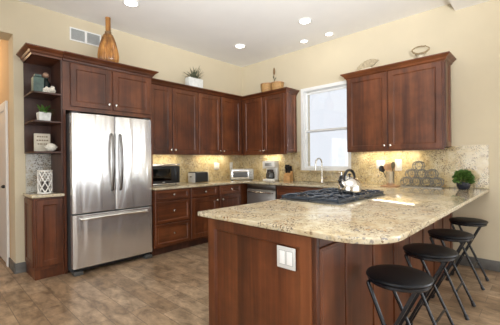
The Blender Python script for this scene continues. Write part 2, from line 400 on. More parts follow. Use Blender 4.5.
# base run on the fridge wall (front faces y = 3.65)
cabinet('base_cabinet', 'cherry wood base cabinet with three stacked drawers right of the fridge', 'cabinet', (2.045, 3.67, 0), 0, .556, .60, .1, .86,
        [('drawer', .012, .54, .713, .852, (.276, .785)), ('drawer', .012, .54, .42, .70, (.276, .575)), ('drawer', .012, .54, .125, .405, (.276, .275))])
cabinet('base_cabinet', 'cherry wood base cabinet with one drawer and a door, between drawer stack and corner unit', 'cabinet', (2.602, 3.67, 0), 0, .525, .60, .1, .86,
        [('drawer', .012, .505, DRZ0, DRZ1, (.258, .785)), ('door', .012, .505, DZ0, DZ1, (.478, .64))])
cabinet('base_cabinet', 'cherry wood corner base cabinet with one drawer and a door beside the dishwasher', 'cabinet', (3.128, 3.67, 0), 0, 1.14, .60, .1, .86,
        [('drawer', .03, .475, DRZ0, DRZ1, (.25, .785)), ('door', .03, .475, DZ0, DZ1, (.06, .64))])
# base run under the window (front faces x = 3.68)
t = thing('dishwasher', 'brushed steel dishwasher built in below the coffee maker', 'dishwasher', (3.70, 3.588, 0), RZR)
MB().box(.006, .604, .0, .55, .1, .855).build('body', DGREY, t)
d = MB().box(.006, .604, -.025, .0, .10, .775, .005).build('door', STEELD, t)
MB().tube([(.05, -.025, .735), (.06, -.055, .735), (.30, -.062, .735), (.55, -.055, .735), (.56, -.025, .735)], .011).build('handle', STEELP, d)
MB().box(.006, .604, -.022, .0, .785, .855, .004).build('control_panel', DARKST, t)
MB().box(.006, .604, .06, .55, .0, .10).build('toe_kick', BLACKP, t)
t = cabinet('sink_cabinet', 'cherry wood sink base cabinet with two doors under the kitchen window', 'cabinet', (3.70, 2.975, 0), RZR, .92, .57, .1, .70,
        [('panel', .012, .908, DRZ0, DRZ1, None), ('door', .012, .455, DZ0, DZ1, (.42, .64)), ('door', .463, .908, DZ0, DZ1, (.50, .64))])
MB().box(0, .92, 0, .02, .70, .86).box(0, .018, .02, .57, .70, .86).box(.902, .92, .02, .57, .70, .86).build('apron', WOOD, t)
cabinet('base_cabinet', 'narrow cherry wood base cabinet between sink cabinet and peninsula', 'cabinet', (3.70, 2.054, 0), RZR, .43, .57, .1, .86,
        [('drawer', .02, .41, DRZ0, DRZ1, (.215, .785)), ('door', .02, .41, DZ0, DZ1, (.06, .64))])
# upper cabinets
UZ0, UZ1, UC = 1.362, 2.335, 2.378
cabinet('upper_cabinet', 'cherry wood wall cabinet above the microwave, next to the fridge surround', 'cabinet', (2.145, 3.97, 0), 0, .838, .308, UZ0, UC,
        [('door', .012, .362, UZ0-.012, UZ1-.03, (.335, UZ0+.04)), ('door', .376, .828, UZ0-.012, UZ1-.03, (.405, UZ0+.04))], False, ([(0, 0), (.838, 0)], UC), (0, .838))
cabinet('upper_cabinet', 'cherry wood wall cabinet above the toaster, running into the corner', 'cabinet', (2.984, 3.97, 0), 0, .994, .308, UZ0, UC,
        [('door', .010, .463, UZ0-.012, UZ1-.03, (.436, UZ0+.04)), ('door', .484, .934, UZ0-.012, UZ1-.03, (.511, UZ0+.04))], False, ([(0, 0), (.930, 0)], UC), (0, .994))
cabinet('upper_cabinet', 'cherry wood wall cabinet in the corner above the coffee maker, with shiny end panel', 'cabinet', (3.98, 4.276, 0), RZR, 1.276, .288, UZ0, UC,
        [('door', .345, .790, UZ0-.012, UZ1-.03, (.763, UZ0+.04)), ('door', .812, 1.256, UZ0-.012, UZ1-.03, (.839, UZ0+.04))], False, ([(.30, 0), (1.276, 0), (1.276, .288)], UC), (.31, 1.276), [(1.276, 1)])
cabinet('upper_cabinet', 'cherry wood two-door wall cabinet right of the window above the utensil crock', 'cabinet', (3.98, 1.967, 0), RZR, 1.145, .288, UZ0, UC+.008,
        [('door', .015, .535, UZ0-.012, UZ1-.02, (.505, UZ0+.04)), ('door', .548, 1.125, UZ0-.012, UZ1-.02, (.578, UZ0+.04))], False, ([(0, .288), (0, 0), (1.145, 0), (1.145, .288)], UC+.008), (0, 1.145), [(1.145, 1), (0, -1)])
# fridge surround
FC = 2.445
t = cabinet('fridge_cabinet', 'cherry wood cabinet and side panels around the steel fridge', 'cabinet', (1.07, 3.87, 0), 0, 1.07, .405, 1.815, FC,
        [('door', .075, .520, 1.862, 2.345, (.492, 1.925)), ('door', .548, 1.045, 1.862, 2.345, (.576, 1.925))], False, ([(0, -.012), (1.07, -.012), (1.07, .03)], FC))
MB().box(0, .024, -.012, .405, 0, 1.815).build('side_panel', WOOD, t)
MB().box(1.045, 1.07, -.012, .405, .892, 1.815).build('side_panel', WOOD, t)
# display unit left of the fridge
t = thing('display_cabinet', 'open cherry wood display shelves with a base cabinet, left of the fridge', 'cabinet', (.79, 3.87, 0))
MB().box(0, .278, 0, .405, .10, .86).build('cabinet_body', WOOD, t)
MB().box(.004, .278, .004, .405, 0, .10).build('plinth', WOOD, t)
doorpanel(.02, .262, .13, .84).build('door', WOOD, t)
p = doorpanel(.02, .39, .13, .84, 0, .012, .05); p.v = [(y, .405-x, z) for x, y, z in p.v]; p.build('side_panel', WOOD, t)
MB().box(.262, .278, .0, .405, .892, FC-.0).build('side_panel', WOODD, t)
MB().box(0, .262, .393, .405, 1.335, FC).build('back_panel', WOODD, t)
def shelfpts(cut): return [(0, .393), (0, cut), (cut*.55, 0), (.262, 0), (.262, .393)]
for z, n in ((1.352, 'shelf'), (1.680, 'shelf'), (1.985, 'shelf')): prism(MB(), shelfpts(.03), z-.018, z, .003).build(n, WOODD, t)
MB().box(0, .262, 0, .393, 2.36, FC).build('top_panel', WOOD, t)
MB().sweep([(0, .405), (0, 0), (.278, 0)], [(o, FC+z) for o, z in CROWN]).build('crown_molding', WOODH, t)

# peninsula
PX0, PY0, PY1 = 1.29, .815, 1.595
t = thing('peninsula_cabinet', 'long cherry wood peninsula cabinet carrying the cooktop counter', 'peninsula', (0, 0, 0))
MB().box(PX0, XR-.022, PY0, PY1, 0, .86).build('cabinet_body', WOOD, t)
p = doorpanel(.0, PY1-PY0+.0, .0, .858, 0, .022, .062, .019); p.v = [(PX0+y, PY1-x, z) for x, y, z in p.v]; p.build('end_panel', WOOD, t)
MB().box(PX0-.018, PX0+.012, PY0-.026, PY0, .0, .8595, .003, 1).build('stile', WOOD, t)
MB().box(PX0+.013, XR-.024, PY0-.026, PY0, .805, .8595, .003, 1).build('top_rail', WOODH, t)
doorpanel(PX0+.022, 1.570, .0, .797, PY0, .020, .012, -.004).build('back_panel', WOOD, t)
x = 1.579
for w in (.075, .30, .075, .285, .075, .29, .075, .285, .075, .29, .075, .285, .075, .29, .08):
    b = min(x+w, XR-.026); MB().box(x+.0015, b-.0015, PY0-(.02 if w < .1 else .012), PY0, 0, .8035, .003, 1).build('stile' if w < .1 else 'board', WOOD, t); x += w
for i in range(6):
    x0 = 1.31+i*.395
    p = doorpanel(x0, x0+.38, .13, .84); p.v = [(x, PY1-y, z) for x, y, z in p.v]; o = p.build('door', WOOD, t)

# ------------------------------------------------------------------ worktops and splashbacks
rc = .225
out = [(2.045, 3.625), (3.655, 3.625), (3.655, 1.685), (1.26, 1.685)] + arc(1.25+rc, .465+rc, rc, 180, 270, 14) + [(XR-.002, .465), (XR-.002, YB-.004), (2.045, YB-.004)]
out[3] = (1.25, 1.675); out.insert(3, (1.26, 1.685))
ct = prism(MB(), out, .862, .892, .006).build('countertop', GRAN)
cut = MB().box(3.765, 4.10, 2.16, 2.80, .7, 1.0).build('cutter', GRAN)
mod = ct.modifiers.new('b', 'BOOLEAN'); mod.operation = 'DIFFERENCE'; mod.object = cut; mod.solver = 'EXACT'
dg = bpy.context.evaluated_depsgraph_get(); nm = bpy.data.meshes.new_from_object(ct.evaluated_get(dg))
ct.modifiers.clear(); ct.data = nm; bpy.data.objects.remove(cut)
tag(ct, 'continuous cream speckled granite countertop covering wall cabinets and peninsula', 'countertop')
tag(prism(MB(), [(.768, 3.835), (1.068, 3.835), (1.068, 4.276), (.768, 4.276)], .862, .892, .006).build('countertop', GRAN), 'small granite top of the display unit under the lattice candle holder', 'countertop')
GZ = 1.377
tag(MB().box(2.145, XR-.021, YB-.02, YB-.001, .893, UZ0-.002).build('backsplash', GRANB), 'golden granite backsplash on the fridge wall behind microwave and toaster', 'backsplash')
m = MB()
ys = [(.465, WY0-.036, GZ), (WY0-.036, WY1+.062, 1.028), (WY1+.062, YB-.001, UZ0-.002)]
pts = [(.465, .893), (YB-.001, .893), (YB-.001, UZ0-.002), (2.99, UZ0-.002), (2.99, GZ), (WY1+.062, GZ), (WY1+.062, 1.028), (WY0-.036, 1.028), (WY0-.036, GZ), (.465, GZ)]
prism(m, pts, 0, .019); m.v = [(XR-.001-z, x, y) for x, y, z in m.v]
tag(m.build('backsplash', GRANB), 'golden granite backsplash along the window wall, ending past the potted plant', 'backsplash')
tag(MB().box(.80, 1.05, YB-.012, YB-.001, .893, 1.333).build('backsplash', granite('pale_grey_granite', (.46, .44, .38), (.40, .36, .27), (.62, .62, .58), .15)), 'small pale granite backsplash behind the lattice candle holder', 'backsplash')

# sink and faucet
t = thing('sink', 'stainless steel sink set into the counter under the window', 'sink', (3.93, 2.48, .89))
m = MB(); R = lambda i, z: [(-.165+i, -.32+i, z), (.17-i, -.32+i, z), (.17-i, .32-i, z), (-.165+i, .32-i, z)]
m.rings([R(-.004, -.03), R(.002, -.032), R(.02, -.170), R(.03, -.175)], cap0=False); m.build('basin', SINKM, t)
MB().lathe([(.04, -.175), (.04, -.172), (.028, -.172), (.022, -.176)], 20).build('drain', DARKST, t)
t = thing('faucet', 'tall gooseneck brushed nickel faucet behind the sink', 'faucet', (4.155, 2.465, .892))
MB().lathe([(.028, 0), (.028, .012), (.020, .02), (.018, .075), (.012, .085)], 20).build('base', NICKEL, t)
pt = [(0, 0, .07), (0, 0, .29)] + [(-.062+.062*math.cos(a), .03*(1-math.cos(a))*.5, .29+.075*math.sin(a)) for a in [PI*k/10 for k in range(1, 11)]] + [(-.126, .03, .235)]
MB().tube(pt, .0115, 10).build('spout', NICKEL, t)
MB().tube([(-.126, .03, .24), (-.127, .03, .19)], [.014, .015], 10).build('spray_head', NICKEL, t)
MB().tube([(0, -.012, .055), (0, -.04, .062), (-.005, -.10, .085)], [.010, .009, .006], 8).build('handle', NICKEL, t)

# ------------------------------------------------------------------ fridge
t = thing('refrigerator', 'stainless steel french door refrigerator with bottom freezer drawer', 'refrigerator', (1.10, 3.68, 0))
FW = .93
MB().box(.004, FW-.004, .075, .57, .03, 1.765).build('cabinet_body', DGREY, t)
def bowed(x0, x1, z0, z1):
    m = MB(); n = 8; e = .014; rr = []
    prof = []
    for k in range(n+1):
        u = k/n; x = x0+(x1-x0)*u; prof.append((x, -.006*math.sin(PI*u)))
    pts = [(x0, .07), (x0, e)] + [(x0+e*(1-math.cos(a)), e*(1-math.sin(a))) for a in (PI/6, PI/3)] + [(min(max(x, x0+e), x1-e), y) for x, y in prof] + [(x1-e*(1-math.cos(a)), e*(1-math.sin(a))) for a in (PI/3, PI/6)] + [(x1, e), (x1, .07)]
    b = MB(); b.rings([[(x, y, z0+.004) for x, y in pts], [(x, y, z1-.004) for x, y in pts]], True); 
    b.rings([[(x+(.004 if x < (x0+x1)/2 else -.004), y+.003, z0) for x, y in pts], [(x, y, z0+.004) for x, y in pts]], True, True, False)
    b.rings([[(x, y, z1-.004) for x, y in pts], [(x+(.004 if x < (x0+x1)/2 else -.004), y+.003, z1) for x, y in pts]], True, False, True)
    return b
for x0, x1, hx in ((0, .462, .415), (.468, FW, .515)):
    d = bowed(x0, x1, .672, 1.765).build('door', STEEL, t)
    hp = [(hx, .0, .90), (hx, -.028, .915)] + [(hx, -.034-.03*math.sin(PI*k/10), .93+.60*k/10) for k in range(11)] + [(hx, -.028, 1.545), (hx, .0, 1.56)]
    MB().tube(hp, [.011, .012]+[.0125+.0045*math.sin(PI*k/10) for k in range(11)]+[.012, .011], 10).build('handle', DARKST, d)
d = bowed(0, FW, .075, .655).build('freezer_drawer', STEEL, t)
hp = [(.075, 0, .615), (.08, -.03, .612)] + [(.09+.75*k/10, -.036-.022*math.sin(PI*k/10), .608+.012*math.sin(PI*k/10)) for k in range(11)] + [(.85, -.03, .612), (.855, 0, .615)]
MB().tube(hp, .013, 10).build('handle', STEELP, d)
MB().box(.02, FW-.02, .05, .12, .03, .07).build('base_grille', BLACKP, t)
for x in (.055, FW-.055): MB().box(x-.045, x+.045, -.005, .10, 0, .042, .008).build('foot', plain('roller_grey', (.08, .08, .075), .5), t)
for x in (.05, FW-.05): MB().box(x-.04, x+.04, .03, .14, 1.765, 1.785, .004).build('hinge_cover', DGREY, t)

# ------------------------------------------------------------------ cooktop and kettle
t = thing('cooktop', 'gas cooktop with dark cast iron grates set into the peninsula counter', 'cooktop', (2.105, 1.105, .892))
CW, CD = .89, .555
MB().box(0, CW, 0, CD, 0, .010, .004).build('tray', plain('cooktop_steel', (.16, .17, .18), .3, .9), t)
for i in range(3):
    g = MB(); x0 = .008+i*.2925; x1 = x0+.2885; y0, y1 = .010, CD-.010; z = .036; r = .0075
    for a, b, c, d in ((x0, x1, y0, y0+.012), (x0, x1, y1-.012, y1), (x0, x0+.012, y0+.012, y1-.012), (x1-.012, x1, y0+.012, y1-.012)): g.box(a, b, c, d, .016, .040, .003, 1)
    xm, ym = (x0+x1)/2, (y0+y1)/2
    g.box(x0+.012, x1-.012, ym-.006, ym+.006, .022, .042, .003, 1)
    for cy in ((y0+ym)/2, (ym+y1)/2):
        for k in range(8):      # fingers reaching in over the burner, raised towards the middle
            a = PI*k/4; ex, ey = math.cos(a), math.sin(a); q = min(abs(.134/ex) if abs(ex) > .1 else 9, abs(.122/ey) if abs(ey) > .1 else 9)
            g.tube([(xm+ex*q, cy+ey*q, .034), (xm+ex*q*.75, cy+ey*q*.75, .047), (xm+ex*.035, cy+ey*.035, .047)], r, 6)
    for xx in (x0+.008, x1-.008):
        for yy in (y0+.008, ym, y1-.008): g.tube([(xx, yy, .009), (xx, yy, .03)], .008, 6)
    g.build('grate', IRON, t)
for bx in (.152, .445, .737):
    for by in (.145, .41):
        o = MB().lathe([(.050, .009), (.050, .016), (.040, .018), (.040, .025)], 20, (bx, by, 0)).build('burner', CHROME, t)
        MB().lathe([(.036, .025), (.036, .030), (.030, .032)], 20, (bx, by, 0)).build('burner_cap', IRON, o)
KX, KY, KZ = 2.555, 1.245, .9465
t = thing('kettle', 'polished steel whistling kettle with black handle on the cooktop', 'kettle', (KX, KY, KZ), math.radians(168))
MB().lathe([(.088, 0), (.096, .006), (.099, .02), (.097, .05), (.086, .085), (.062, .112), (.040, .123)], 36).build('body', STEELP, t)
l = MB().lathe([(.040, .119), (.038, .126), (.02, .134), (.006, .137)], 28).build('lid', STEELP, t)
MB().lathe([(.006, .135), (.006, .144), (.013, .149), (.013, .157), (.006, .162)], 16).build('knob', BLACKP, l)
sp = MB().tube([(.07, 0, .045), (.10, 0, .075), (.122, 0, .102)], [.026, .020, .0155], 14).build('spout', STEELP, t)
MB().tube([(.118, 0, .097), (.128, 0, .110)], [.018, .017], 12).build('spout_cap', BLACKP, sp)
hp = [(.070*math.cos(a), 0, .112+.080*math.sin(a)) for a in [PI*k/14 for k in range(15)]]
hp = [(.066, 0, .09)] + hp + [(-.066, 0, .09)]
MB().tube(hp, [.006]+[.008+.004*math.sin(PI*k/14) for k in range(15)]+[.006], 10, flat=(1.3, .9)).build('handle', BLACKP, t)

# ------------------------------------------------------------------ things on the counters
CZ = .8925
t = thing('microwave', 'black and silver microwave oven on the counter next to the fridge', 'microwave', (2.165, 4.0, CZ))
MB().box(0, .50, .018, .25, .012, .305, .006).build('body', DARKST, t)
d = MB().box(.004, .405, 0, .018, .025, .27, .004).build('door', BLACKP, t)
MB().box(.05, .35, -.002, .0, .065, .235).build('door_window', GLASSD, d)
MB().box(.205, .245, -.003, 0, .038, .048).build('badge', WPLAST, d)
MB().box(.408, .497, 0, .018, .025, .27, .004).build('control_panel', BLACKP, t)
MB().box(.0, .50, 0, .02, .272, .305, .004).build('top_trim', NICKEL, t)
MB().box(.0, .50, .002, .02, .010, .023, .003).build('bottom_trim', NICKEL, t)
for x in (.04, .46):
    for y in (.05, .22): MB().lathe([(.012, 0), (.012, .012)], 10, (x, y, 0)).build('foot', BLACKP, t)
t = thing('toaster', 'black two-slot toaster with silver end on the counter', 'toaster', (2.90, 3.95, CZ))
b = MB().box(.012, .268, 0, .19, .008, .172, .02, 4).build('body', BLACKP, t)
for y in (.055, .115): MB().box(.04, .24, y, y+.028, .1715, .1735).build('slot', DGREY, b)
e = MB().box(0, .014, .006, .184, .006, .160, .005).build('end_panel', plain('silver_plastic', (.46, .45, .43), .35), t)
MB().box(-.02, 0, .08, .11, .09, .105, .004).build('lever', BLACKP, e)
MB().box(.266, .28, .006, .184, .006, .160, .005).build('end_panel', plain('silver_plastic', (.46, .45, .43), .35), t)
t = thing('toaster_oven', 'white and chrome toaster oven standing in the corner of the counter', 'toaster oven', (3.90, 3.93, CZ), math.radians(-38))
MB().box(-.20, .20, -.10, .13, .014, .20, .008).build('body', plain('silver_enamel', (.40, .395, .37), .3, .3), t)
d = MB().box(-.185, .115, -.112, -.10, .03, .185, .004).build('door', CHROME, t)
MB().box(-.165, .095, -.115, -.112, .055, .150).build('door_window', plain('smoky_mirror', (.22, .22, .22), .15, .6), d)
MB().tube([(-.15, -.112, .168), (-.15, -.135, .168), (.08, -.135, .168), (.08, -.112, .168)], .006).build('handle', CHROME, d)
for z in (.06, .105, .15): MB().lathe([(.016, 0), (.014, .018), (.004, .02)], 14, (.158, -.10, z), Matrix.Rotation(PI/2, 4, 'X')).build('knob', GREY, t)
for x in (-.17, .17):
    for y in (-.08, .1): MB().lathe([(.012, 0), (.012, .015)], 10, (x, y, 0)).build('foot', BLACKP, t)
t = thing('coffee_maker', 'white drip coffee maker with glass carafe against the backsplash', 'coffee maker', (4.06, 3.385, CZ), math.radians(-72))
MB().box(-.105, .105, -.12, .12, 0, .035, .012, 3).build('base', CERAM, t)
MB().box(-.105, .105, .03, .12, .03, .30, .012, 3).build('water_tank', CERAM, t)
h = MB().box(-.108, .108, -.12, .122, .225, .335, .018, 3).build('brew_head', CERAM, t)
MB().box(-.06, .06, -.123, -.118, .25, .30, .002).build('display', GREY, h)
g = MB().lathe([(.055, .038), (.072, .05), (.075, .10), (.058, .155), (.05, .17)], 24, (0, -.035, 0)).build('carafe', GLASSD, t)
MB().tube([(.06, -.075, .155), (.09, -.10, .145), (.09, -.10, .075), (.07, -.085, .065)], .008).build('handle', BLACKP, g)
MB().lathe([(.054, .17), (.054, .185), (.03, .19)], 24, (0, -.035, 0)).build('lid', BLACKP, g)
t = thing('knife_block', 'light wood knife block full of black handled knives', 'knife block', (4.12, 3.07, CZ), math.radians(-75))
m = MB(); m.rings([[(-.055, y, z) for y, z in ((-.07, 0), (.075, 0), (.075, .155), (.02, .165), (-.06, .09))], [(.055, y, z) for y, z in ((-.07, 0), (.075, 0), (.075, .155), (.02, .165), (-.06, .09))]])
m.build('block', OAK, t)
for k, (x, y, z) in enumerate(((-.035, .05, .155), (0, .05, .158), (.035, .05, .157), (-.025, .0, .145), (.02, .0, .145))):
    L = .11-.02*(k % 3 == 2) - .02*(k > 2)
    kn = MB().tube([(x, y, z-.02), (x, y-.008, z)], .007, 6).build('knife', CHROME, t)
    MB().tube([(x, y-.006, z-.004), (x, y-.025, z+L*.6), (x, y-.045, z+L)], [.016, .015, .018], 8, flat=(.8, 1.3)).build('knife_handle', BLACKP, kn)
for x, y, lab in ((3.94, 2.035, 'taller black bottle with pump beside the sink, behind the kettle'), (3.90, 1.965, 'shorter black jar right of the pump bottle, behind the kettle')):
    tall = y > 2
    t = thing('soap_bottle' if tall else 'storage_jar', lab, 'bottle' if tall else 'jar', (x, y, CZ))
    MB().lathe([(.03, 0), (.033, .006), (.033, .10 if tall else .085), (.026, .12 if tall else .10), (.013, .13 if tall else .105)], 20).build('body', BLACKP, t)
    if tall: MB().tube([(0, 0, .125), (0, 0, .165), (-.02, .01, .172), (-.045, .022, .165)], .006).build('pump', CHROME, t)
    else: MB().lathe([(.03, .10), (.03, .122), (.01, .128)], 20).build('lid', CHROME, t)
t = thing('trivet', 'square light wood board under the utensil crock', 'board', (4.045, 1.43, CZ), .1)
MB().box(-.095, .095, -.095, .095, 0, .013, .004).build('board', TANW, t)
UX, UY, UZ = 4.05, 1.432, CZ+.0135
t = thing('utensil_crock', 'brushed steel utensil crock on a wooden board', 'crock', (UX, UY, UZ))
MB().lathe([(.05, 0), (.052, .004), (.052, .172), (.054, .175), (.050, .175), (.048, .17), (.048, .008), (.0, .008)], 30, caps=False).build('body', STEELP, t)
def utensil(nm, lab, dx, dy, mat, kind, L=.30):
    dx *= .62; dy *= .62; t = thing(nm, lab, 'utensil', (UX+dx*.25, UY+dy*.25, UZ+.01))
    top = Vector((dx, dy, L*.72)); d = top.normalized()
    MB().tube([(0, 0, .0), tuple(top)], [.005, .0065], 8).build('handle', mat, t)
    m = MB(); n = d.cross(Vector((-.72, -.69, 0))).normalized()
    f = d.cross(n).normalized()
    R = []
    W_ = {'spoon': (.014, .034, .040, .035, .016), 'turner': (.014, .036, .040, .040, .038), 'fork': (.010, .022, .027, .025, .014)}[kind]
    for i, w in enumerate(W_):
        c = top + d*(i*.021-.005)
        R.append([c+n*w+f*.004, c+n*w*.5+f*(-.002), c-n*w*.5+f*(-.002), c-n*w+f*.004, c-n*w*.5+f*.007, c+n*w*.5+f*.007])
    m.rings(R, True).build('blade' if kind == 'turner' else 'bowl', mat, t)
utensil('ladle', 'black plastic ladle leaning furthest to the window in the crock', -.01, .105, BLACKP, 'spoon', .222)
utensil('wooden_spoon', 'orange brown wooden spoon in the middle of the crock', -.03, .028, TANW, 'spoon', .245)
utensil('wooden_spoon', 'pale wooden spoon beside the dark ladle in the crock', .02, .052, OAK, 'spoon', .25)
utensil('spatula', 'brown wooden turner standing tallest in the crock', .02, -.02, TANW, 'turner', .255)
utensil('slotted_spoon', 'dark olive slotted spoon tilting towards the wine rack in the crock', -.02, -.05, plain('olive_plastic', (.13, .10, .045), .4), 'fork', .285)
# wire rack
t = thing('wine_rack', 'grey wire rack of stacked rings standing against the backsplash', 'wine rack', (4.16, 1.10, CZ))
rr, cells = .0545, []
for row, (n, off) in enumerate(((4, 0), (3, .0), (1, .03))):
    for k in range(n): cells.append(((k-(n-1)/2)*.112+off, .0605+row*.097))
for y, z in cells:
    m = MB()
    for x in (-.07, .03):
        m.tube([(x, y+rr*math.cos(2*PI*k/20), z+rr*math.sin(2*PI*k/20)) for k in range(20)], .0045, 6, True)
        m.tube([(x, y+rr*.55*math.cos(2*PI*k/16), z+.015+rr*.55*math.sin(2*PI*k/16)) for k in range(16)], .003, 5, True)
    for a in (.2, 1.25, 2.3, 3.35, 4.4, 5.45): m.tube([(-.07, y+rr*math.cos(a), z+rr*math.sin(a)), (.03, y+rr*math.cos(a), z+rr*math.sin(a))], .004, 5)
    m.build('ring', plain('rack_wire', (.17, .17, .165), .4, .3, .2), t)
MB().box(-.075, .04, -.225, .225, 0, .005).build('base', GREY, t)
# potted plant
def foliage(n, c, R, size, flat=1.0, up=.0):
    m = MB()
    for _ in range(n):
        d = Vector((random.gauss(0, 1), random.gauss(0, 1), random.gauss(0, 1))).normalized()
        if d.z < -.6: d.z = abs(d.z)
        p = Vector(c)+Vector((d.x*R, d.y*R, d.z*R*flat))*random.uniform(.55, 1.05)
        a = (d+Vector((random.uniform(-.7, .7), random.uniform(-.7, .7), random.uniform(-.3, .8)))).normalized()
        s_ = a.cross(Vector((random.uniform(-1, 1), random.uniform(-1, 1), random.uniform(-1, 1)))).normalized(); h = a.cross(s_)
        L = size*random.uniform(.7, 1.3); w = L*.42
        m.add([p, p+a*L*.5+s_*w+h*L*.1, p+a*L, p+a*L*.5-s_*w+h*L*.1, p+a*L*.5-h*L*.06], [(0, 1, 4), (1, 2, 4), (2, 3, 4), (3, 0, 4)], True)
    return m
t = thing('potted_plant', 'bushy green plant in a blue black bowl at the end of the peninsula counter', 'plant', (4.10, .672, CZ))
MB().lathe([(.045, 0), (.052, .004), (.064, .035), (.066, .075), (.060, .076), (.055, .06), (.0, .06)], 26, caps=False).build('pot', POTB, t)
MB().lathe([(.056, .06), (.02, .066), (.001, .067)], 20).build('soil', SOIL, t)
foliage(1000, (0, 0, .118), .084, .026, .92).build('foliage', LEAF, t)

# ------------------------------------------------------------------ things on the display shelves
t = thing('candle_holder', 'white lattice lantern standing on the small granite top', 'candle holder', (.925, 4.01, CZ))
m = MB(); R_ = .066
for k in range(7):
    for sg in (1, -1):
        m.tube([(R_*math.cos(2*PI*k/7+sg*1.9*u/12), R_*math.sin(2*PI*k/7+sg*1.9*u/12), .012+.235*u/12) for u in range(13)], .0058, 6)
m.build('lattice', CERAM, t)
for z in (.008, .248): MB().tube([(R_*math.cos(2*PI*k/28), R_*math.sin(2*PI*k/28), z) for k in range(28)], .0085, 8, True).build('rim', CERAM, t)
MB().lathe([(.06, 0), (.06, .012)], 24).build('base', CERAM, t)
MB().lathe([(.032, .012), (.032, .13), (.025, .135)], 20).build('candle', plain('inner_shade_wax', (.10, .095, .09), .5), t)  # shade inside the lantern is put into the candle's dark colour
t = thing('box_sign', 'square aged box sign with lettering on the lowest shelf', 'sign', (.915, 4.06, 1.3525), math.radians(-6))
MB().box(-.075, .075, -.02, .03, 0, .20, .003).build('box', PAPER, t)
for z, a, b in ((.165, -.05, .04), (.125, -.055, .05), (.085, -.045, .03)):
    m = MB(); x = a
    while x < b: w = random.uniform(.008, .02); m.box(x, x+w, -.0215, -.0195, z-.007, z+.007); x += w+.006
    m.build('lettering', INK, t)
t = thing('seashell', 'white spiky seashell beside the box sign on the lowest shelf', 'shell', (.975, 3.96, 1.3525))
m = MB(); m.ball((0, 0, .047), .05, 16, (1.1, .8, .9))
for k in range(9):
    a = k*.7; m.tube([(.02*math.cos(a), .02*math.sin(a), .035), (.068*math.cos(a), .05*math.sin(a), .055+.012*math.sin(k*2.3))], [.014, .003], 6)
m.build('shell_body', CORAL, t)
t = thing('potted_fern', 'small spiky green plant in a white square pot on the middle shelf', 'plant', (.915, 3.985, 1.6805))
R = lambda h, z: [(-h, -h, z), (h, -h, z), (h, h, z), (-h, h, z)]
MB().rings([R(.05, 0), R(.058, .095), R(.052, .095), R(.05, .08)]).build('pot', STONEP, t)
m = MB()
for k in range(44):
    a = random.uniform(0, 2*PI); L = random.uniform(.12, .17); el = random.uniform(.2, 1.25); w = .012; p0 = Vector((random.uniform(-.02, .02), random.uniform(-.02, .02), .08))
    d = Vector((math.cos(a)*math.cos(el), math.sin(a)*math.cos(el), math.sin(el))); s_ = d.cross(Vector((0, 0, 1))).normalized()
    p1 = p0+d*L*.55; p2 = p0+d*L*.95+Vector((0, 0, -.02-.03*math.cos(el)))
    m.add([p0-s_*w*.4, p0+s_*w*.4, p1+s_*w, p2, p1-s_*w, p1+Vector((0, 0, -.003))], [(0, 1, 2, 5), (0, 5, 4), (2, 3, 5), (5, 3, 4)], True)
m.build('foliage', LEAF2, t)
t = thing('ginger_jar', 'teal glazed square jar on the top shelf', 'jar', (.865, 4.0, 1.9855))
R = lambda h, z: [(-h, -h, z), (h, -h, z), (h, h, z), (-h, h, z)]
MB().rings([R(.042, 0), R(.048, .02), R(.048, .165), R(.030, .18), R(.030, .20)]).build('body', TEAL, t)
t = thing('stoppered_bottle', 'dark bottle with tan round stopper behind the coral on the top shelf', 'bottle', (.96, 4.07, 1.9855))
MB().lathe([(.035, 0), (.045, .02), (.045, .13), (.02, .17), (.016, .20)], 22).build('body', plain('dark_green_glass', (.015, .028, .026), .15), t)
MB().ball((0, 0, .225), .032).build('stopper', CORK, t)
t = thing('coral', 'white branching coral lump at the front of the top shelf', 'coral', (.975, 3.945, 1.9855))
m = MB(); m.ball((0, 0, .035), .04, 14, (1.25, .8, .85))
for k in range(16):
    a = random.uniform(0, 2*PI); q = random.uniform(.02, .055); h = random.uniform(.013, .024); m.ball((q*1.2*math.cos(a), q*.7*math.sin(a), max(h+.001, .03+random.uniform(0, .055)-.4*q)), h, 8)
m.build('coral_body', CORAL, t)

# ------------------------------------------------------------------ things on top of the cabinets
t = thing('gourd_vase', 'tall bottle-shaped brown gourd vase on top of the fridge cabinet', 'vase', (1.625, 4.0, FC+.001))
GOURD = wood('gourd_rind', (5.5, 5.5, .3), (.05, .018, .005), (.36, .15, .032), (.64, .34, .10), .35, .3)
nb = 26; pr = [(.075, 0), (.102, .025), (.116, .07), (.119, .12), (.112, .18), (.099, .24), (.084, .30), (.068, .35), (.054, .385), (.036, .398)]
m = MB(); rings = []
for r, z in pr: rings.append([((r*(1+.055*(k % 2)))*math.cos(2*PI*k/(2*nb)), (r*(1+.055*(k % 2)))*math.sin(2*PI*k/(2*nb)), z) for k in range(2*nb)])
m.rings(rings, True).build('body', GOURD, t)
MB().lathe([(.036, .39), (.040, .405), (.038, .425), (.031, .432)], 24).build('collar', TWIG, t)
MB().lathe([(.030, .425), (.031, .50), (.032, .60), (.035, .635), (.029, .635), (.024, .62)], 24).build('neck', GOURD, t)
t = thing('succulent_planter', 'white box planter with spiky grey green succulent on the wall cabinets', 'plant', (3.01, 4.09, UC+.001))
MB().box(-.135, .135, -.06, .06, 0, .175, .006).build('planter_box', plain('whitewashed_tin', (.70, .71, .68), .5, 0, .12, 25), t)
m = MB()
